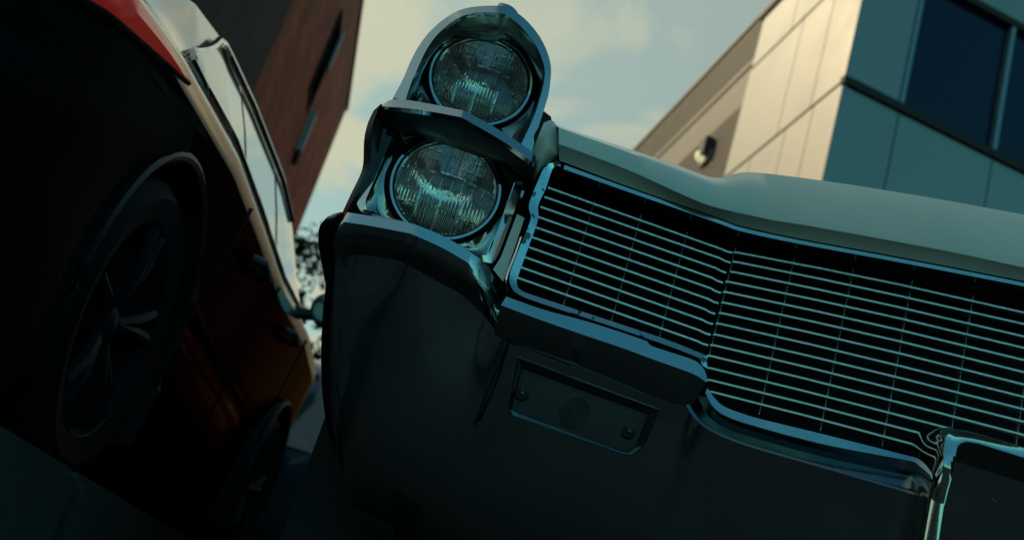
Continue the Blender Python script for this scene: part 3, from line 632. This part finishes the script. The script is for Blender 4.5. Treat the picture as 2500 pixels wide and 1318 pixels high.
for yy in (2.98, 3.76, 4.72):
    zs = seg(prof, yy)[0]; tube('door_gap', [V(side_x(.24+(zs-.26)*k/8, zs)+.001, yy-.02*(k-8)/8*(1 if yy < 3.5 else 0), .24+(zs-.26)*k/8) for k in range(9)], .0035, RUBBER, scar, sides=5)
mp0 = V(-.79, 4.40, 1.16)
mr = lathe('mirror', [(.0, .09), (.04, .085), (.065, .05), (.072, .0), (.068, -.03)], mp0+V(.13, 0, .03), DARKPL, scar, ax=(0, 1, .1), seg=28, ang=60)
lathe('mirror_glass', [(.0, -.022), (.066, -.024)], mp0+V(.13, 0, .03), DGLASS, mr, ax=(0, 1, .1), seg=28)
tube('mirror_arm', [mp0+V(-.03, 0, -.02), mp0+V(.06, 0, -.01), mp0+V(.12, .02, .02)], .025, BLKPLA, mr)
box('floor_pan', (-2.4, 1.7, .24), (-.9, 5.7, .34), BLACK, scar)
# ================================================================== second car further along the kerb
fc = thing('dark_hatchback', 'small dark car with blue tinted rear window parked ahead of the silver car', 'car', (-1.5, 8.4, PZ))
DPAINT = mat('dark_blue_paint', (.03, .045, .06), metal=.4, rough=.25, coat=1)
def fsec(y, w, zt, zb=.35, zsh=.95):
    return [V(-1.40+w*a, y, b) for a, b in ((1.0, zb), (1.04, (zb+zsh)/2), (1.0, zsh), (.97, zsh+.03), (.80, zt), (.5, zt+.04), (0, zt+.05), (-.5, zt+.04), (-.80, zt), (-.97, zsh+.03), (-1, zsh), (-1.04, (zb+zsh)/2), (-1, zb))]
st = [(6.55, .72, .98), (6.62, .80, 1.02), (6.95, .84, 1.50), (7.6, .85, 1.55), (8.6, .85, 1.52), (9.3, .85, 1.10), (10.2, .82, 1.02), (10.5, .7, .85)]
fr = [fsec(*q[:3]) for q in st]
fr[0] = [V(p[0], p[1], min(p[2], .98)) for p in fr[0]]
loft('body', smooth_rows(fr, 4), DPAINT, fc, ang=45)
mk('tail_panel', fr[0], [tuple(range(13))], DPAINT, fc, smooth=False)
a0, a1 = V(-1.40+.66, 6.54, .93), V(-1.40-.66, 6.54, .93); b0, b1 = V(-1.40+.60, 6.88, 1.44), V(-1.40-.60, 6.88, 1.44)
mk('rear_window', [a0+V(0, -.02, 0), a1+V(0, -.02, 0), b1+V(0, -.03, 0.01), b0+V(0, -.03, 0.01)], [(0, 1, 2, 3)], DGLASS, fc, smooth=False)
box('tail_lamp', (-1.40+.69, 6.50, .97), (-1.40+.79, 6.74, 1.14), REDL, fc, bev=.02); box('tail_lamp', (-1.40-.79, 6.50, .97), (-1.40-.69, 6.74, 1.14), REDL, fc, bev=.02)
box('indicator', (-1.40+.69, 6.50, .84), (-1.40+.79, 6.72, .955), mat('amber_lamp', (.7, .2, .03), rough=.15, coat=1), fc, bev=.02)
box('rear_bumper', (-2.35, 6.42, .38), (-.70, 6.7, .66), BLKPLA, fc, bev=.04)
for yy in (7.2, 9.7):
    for xx in (-.74, -2.3): lathe('wheel', [(.0, .09), (.2, .085), (.22, .09), (.3, .10), (.32, .06), (.32, -.1), (.2, -.1)], (xx, yy, PZ+.32), RUBBER, fc, ax=(1, 0, 0), seg=32)
# ================================================================== brick building on the left
def brick_mat(name, c1, c2, mort):
    m = bpy.data.materials.new(name); m.use_nodes = True; n = m.node_tree.nodes; l = m.node_tree.links; b = n['Principled BSDF']
    t = n.new('ShaderNodeTexCoord'); s_ = n.new('ShaderNodeSeparateXYZ'); l.new(t.outputs['Object'], s_.inputs[0]); c = n.new('ShaderNodeCombineXYZ'); a = n.new('ShaderNodeMath'); l.new(s_.outputs[0], a.inputs[0]); l.new(s_.outputs[1], a.inputs[1])
    l.new(a.outputs[0], c.inputs[0]); l.new(s_.outputs[2], c.inputs[1])
    k = n.new('ShaderNodeTexBrick'); l.new(c.outputs[0], k.inputs[0]); k.inputs['Scale'].default_value = 1; k.inputs['Brick Width'].default_value = .9; k.inputs['Row Height'].default_value = .13; k.inputs['Mortar Size'].default_value = .022
    k.inputs['Color1'].default_value = (*c1, 1); k.inputs['Color2'].default_value = (*c2, 1); k.inputs['Mortar'].default_value = (*mort, 1)
    no = n.new('ShaderNodeTexNoise'); no.inputs['Scale'].default_value = 1.2; no.inputs['Detail'].default_value = 8; l.new(t.outputs['Object'], no.inputs[0])
    x = n.new('ShaderNodeMix'); x.data_type = 'RGBA'; x.blend_type = 'MULTIPLY'; x.inputs[0].default_value = 1; l.new(k.outputs[0], x.inputs[6])
    mr = n.new('ShaderNodeMapRange'); mr.inputs[1].default_value = .3; mr.inputs[2].default_value = .7; mr.inputs[3].default_value = .6; mr.inputs[4].default_value = 1.25; l.new(no.outputs[0], mr.inputs[0]); l.new(mr.outputs[0], x.inputs[7]); l.new(x.outputs[2], b.inputs['Base Color'])
    b.inputs['Roughness'].default_value = .9; bp = n.new('ShaderNodeBump'); bp.inputs['Strength'].default_value = .6; bp.inputs['Distance'].default_value = .015; l.new(k.outputs[1], bp.inputs['Height']); bp.invert = True; l.new(bp.outputs[0], b.inputs['Normal'])
    return m
BRICK = brick_mat('brick_red', (.60, .070, .016), (.34, .042, .010), (.24, .11, .06)); BRICK2 = brick_mat('brick_dark', (.07, .03, .02), (.045, .02, .015), (.04, .025, .02))  # second brick mix is darker, for the wing and coping
bb_ = thing('brick_building', 'tall red-brown brick building with a narrow window behind the silver car', 'building', (-7, 20, GZ))
fx = lambda y: -6.1+.1*(30-y)
def prism(name, pl, z0, z1_, m, parent, **k):
    n = len(pl); return mk(name, [V(x, y, z0) for x, y in pl]+[V(x, y, z1_) for x, y in pl], [tuple(range(n))[::-1], tuple(range(n, 2*n))]+[(i, (i+1) % n, (i+1) % n+n, i+n) for i in range(n)], m, parent, smooth=False, **k)
zt = 14.1
prism('wall', [(fx(30), 30), (-22, 31.5), (-22, 14), (fx(14), 14)], GZ, zt, BRICK, bb_)
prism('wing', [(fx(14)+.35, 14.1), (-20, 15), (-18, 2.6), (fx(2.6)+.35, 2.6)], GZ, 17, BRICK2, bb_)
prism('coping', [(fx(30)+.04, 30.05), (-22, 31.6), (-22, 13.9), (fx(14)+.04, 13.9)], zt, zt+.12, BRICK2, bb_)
dd = V(-.0995, .995, 0); nn_ = V(.995, .0995, 0)
def onwall(y, z, o=0): return V(fx(y), y, z)+nn_*o
def wbox(name, y0, y1, z0, z1_, o0, o1, m, parent): 
    return prism(name, [tuple(onwall(y0, 0, o0)[:2]), tuple(onwall(y1, 0, o0)[:2]), tuple(onwall(y1, 0, o1)[:2]), tuple(onwall(y0, 0, o1)[:2])], z0, z1_, m, parent)
GREYM = mat('grey_metal', (.30, .33, .33), rough=.5)
wn = wbox('window', 21.2, 22.4, 10.2, 12.2, -.02, .05, BLACK, bb_)
WG2 = mat('dark_pane', (.004, .005, .006), rough=.9, spec=0)
wbox('pane', 21.28, 22.22, 11.25, 12.12, .05, .07, WG2, wn); wbox('pane', 21.28, 22.22, 10.28, 11.15, .05, .07, WG2, wn)
wbox('window_frame', 22.24, 22.40, 11.3, 12.3, .0, .12, GREYM, wn)
dp_ = wbox('drain_outlet', 22.9, 23.1, 9.5, 10.5, 0, .15, GREYM, bb_); wbox('drain_box', 23.1, 23.35, 9.3, 10.5, 0, .12, BLACK, bb_)
# ================================================================== panel clad building on the right
pb = thing('clad_building', 'modern building clad in large pale panels with dark windows behind the hood', 'building', (5, 16, GZ))
CX, CY = 3.78, 14.0; PANEL = mat('cladding_panel', (.45, .43, .385), rough=.5, metal=.35, bump=.02, bscale=3, cvar=.05, vscale=.6, rvar=.08)
JOINT = mat('joint_dark', (.05, .032, .02), rough=.7); WALLD = mat('backing_wall', (.03, .03, .03), rough=.9)
WGLASS = mat('window_glass', (.006, .012, .035), rough=.05, coat=.3, spec=.35); MULL = mat('mullion_metal', (.35, .42, .42), rough=.35, metal=.3)
lx = lambda y: CX-.158*(y-CY)
nl = V(-.9877, -.156, 0); dl = V(-.156, .9877, 0); dr = V(math.cos(R(14)), math.sin(R(14)), 0); nr = V(math.sin(R(14)), -math.cos(R(14)), 0)
C0 = V(CX, CY, 0)
def face_box(name, org, d, n, s0, s1, z0, z1_, o0, o1, m, parent):
    a = [org+d*s0+n*o0, org+d*s1+n*o0, org+d*s1+n*o1, org+d*s0+n*o1]
    o = prism(name, [tuple(p[:2]) for p in a], z0, z1_, m, parent); return o
ZB = [2.7, 4.95, 7.2, 9.48, 11.86, 13.05]; LEN = 4.15
prism('core', [tuple((C0-nl*.10-nr*.10)[:2]), tuple((C0+dl*LEN-nl*.10)[:2]), (14, 22), tuple((C0+dr*14-nr*.10)[:2])], GZ, 13.0, WALLD, pb)
seams = [[-.0, .92, 2.15, 3.2, LEN], [-.0, .95, 1.75, 3.1, LEN]]
for r_ in range(len(ZB)-1):
    sm = [0, .85, 1.75, 3.0, LEN] if r_ < 3 else ([0, 1.0, 2.1, LEN] if r_ == 3 else [0, 1.3, 2.6, LEN])
    for i in range(len(sm)-1):
        face_box('panel', C0, dl, nl, sm[i]+(.012 if i else .0), sm[i+1]-.012, ZB[r_]+.035, ZB[r_+1]-.035, -.06, 0, PANEL, pb)
    face_box('joint_band', C0, dl, nl, 0, LEN, ZB[r_]-.03, ZB[r_]+.03, -.08, -.012, JOINT, pb)
face_box('coping', C0, dl, nl, -.05, LEN+.12, 13.05, 13.17, -.3, .05, JOINT, pb)
# right face: panel rows below, windows above
def rs_at(k): return (CY*k-CX)/(dr[0]-k*dr[1])
sA, sB_ = rs_at(.334), rs_at(.4386); W1 = sB_-sA
for r_ in range(4):
    e = [0.004, sA, sB_+.0, sB_+W1, sB_+2*W1, sB_+3*W1, sB_+4*W1]
    if r_ == 3:
        face_box('panel', C0, dr, nr, .004, sA-.05, 9.56, 11.82, -.06, 0, PANEL, pb)
        for i in range(1, 7):
            s0 = e[i] if i < 7 else 0; s1 = e[i]+W1
            wi = face_box('window', C0, dr, nr, s0+.03, s1-.03, 9.60, 11.84, -.16, -.08, WGLASS, pb)
            face_box('mullion', C0, dr, nr, s0-.035, s0+.035, 9.58, 11.84, -.10, .02, MULL, pb)
    else:
        for i in range(6):
            face_box('panel', C0, dr, nr, e[i]+.012, e[i+1]-.012, ZB[r_]+.035, ZB[r_+1]-(.035 if r_ < 2 else .08), -.06, 0, PANEL, pb)
face_box('window_sill', C0, dr, nr, -.02, 13, 9.43, 9.56, -.06, .05, JOINT, pb)
face_box('window_head', C0, dr, nr, -.0, 13, 11.86, 11.98, -.06, .03, JOINT, pb)
for i in range(5): face_box('panel', C0, dr, nr, .004+i*1.5, .004+i*1.5+1.48, 12.0, 13.0, -.06, 0, PANEL, pb)
# ribbed hall behind it
hb_ = thing('ribbed_hall', 'beige hall with horizontally ribbed metal siding beyond the panel building', 'building', (4, 24, GZ))
H0_ = V(6.35-.158*17, 17, 0)+dl*0
RIB = mat('ribbed_siding', (.30, .25, .20), rough=.55, metal=.1, cvar=.05, vscale=.8)
def hall_strip(name, z0, z1_, pitch, amp, o):
    zs_ = []; z = z0; k = 0
    while z < z1_-1e-6:
        zs_ += [(z, 0), (z+pitch*.45, 0), (z+pitch*.5, -amp), (z+pitch*.95, -amp)]; z += pitch
    rl = [[H0_+nl*(o+a)+V(0, 0, zz), H0_+dl*30+nl*(o+a)+V(0, 0, zz)] for zz, a in zs_]
    return loft(name, rl, RIB, hb_, smooth=False)
hall_strip('siding_upper', 12.85, 13.95, .075, .02, 0).__setitem__('kind', 'stuff')
face_box('eaves_trim', H0_, dl, nl, 0, 30, 13.97, 14.06, -.05, .04, RIB, hb_)
face_box('siding_trim', H0_, dl, nl, 0, 30, 12.66, 12.80, -.05, .035, RIB, hb_)
face_box('flat_band', H0_, dl, nl, 0, 30, 11.75, 12.63, -.05, .005, RIB, hb_)
hall_strip('siding_lower', 3.0, 11.72, .10, .03, 0).__setitem__('kind', 'stuff')
face_box('core', H0_, dl, nl, 0, 30, GZ, 14.0, -6, -.08, WALLD, hb_)
# wall lamp
lc = None
y_ = 20.4; P = V(6.35-.158*y_, y_, 11.15)
wl = thing('wall_lamp', 'lit dark grey security lamp fixed to the ribbed wall', 'wall lamp', tuple(P))
hs = face_box('housing', P, dl, nl, -.16, .16, P[2]-.10, P[2]+.30, .0, .20, mat('lamp_housing', (.06, .065, .07), rough=.5), wl)
fh = mat('lamp_lens', (.9, .9, .7), rough=.4, emit=((1.0, .93, .5), .6))
lathe('lamp_lens', [(.0, .0), (.07, -.012), (.11, -.05), (.115, -.12)], P+nl*.22+dl*.08+V(0, 0, -.12), fh, wl, ax=(-.8, -.3, -.5), seg=24, ang=60)
face_box('back_plate', P, dl, nl, -.2, .3, P[2]-.22, P[2]+.02, .0, .06, GREYM, wl)
# ================================================================== tree between the buildings
def tree(x, y, h, label):
    t = thing('leafy_tree', label, 'tree', (x, y, GZ)); rng = random.Random(3)
    bark = mat('bark', (.06, .045, .035), rough=.9); leafm = mat('leaves', (.055, .085, .03), rough=.6, cvar=.4, vscale=1.5)
    tube('trunk', [(x, y, GZ), (x+.1, y, h*.3), (x-.05, y+.1, h*.6), (x+.1, y, h*.85)], [.22, .17, .11, .04], bark, t)
    vs_ = []; fs_ = []; cl = []
    for _ in range(70):
        a = rng.uniform(0, 6.28); zz = rng.uniform(.28, .98); rad = 1.9*math.sin(math.pi*min(1, (zz-.2)/.85))**.7*rng.uniform(.45, 1)
        c = V(x+rad*math.cos(a), y+rad*math.sin(a), zz*h); cl.append(c)
    for c in cl:
        s = rng.uniform(.22, .5)
        for _ in range(90):
            p = c+V(rng.gauss(0, s*.55), rng.gauss(0, s*.55), rng.gauss(0, s*.45)); q = rng.uniform(.05, .1)
            u = V(*[rng.gauss(0, 1) for _ in range(3)]); u /= np.linalg.norm(u); w_ = np.cross(u, V(0.3, .2, 1)); w_ /= np.linalg.norm(w_)+1e-6
            b = len(vs_); vs_ += [p-u*q, p+w_*q*.5, p+u*q, p-w_*q*.5]; fs_.append((b, b+1, b+2, b+3))
    mk('crown', vs_, fs_, leafm, t, smooth=False)['kind'] = 'stuff'
    for k in range(7):
        c = cl[k*7]; tube('branch', [V(x, y, h*.35+.06*h*k), (V(x, y, h*.5)+c)/2, c], [.06, .04, .015], bark, t, sides=5)
tree(-3.45, 19.0, 6.3, 'dark leafy tree between the brick building and the front bumper')
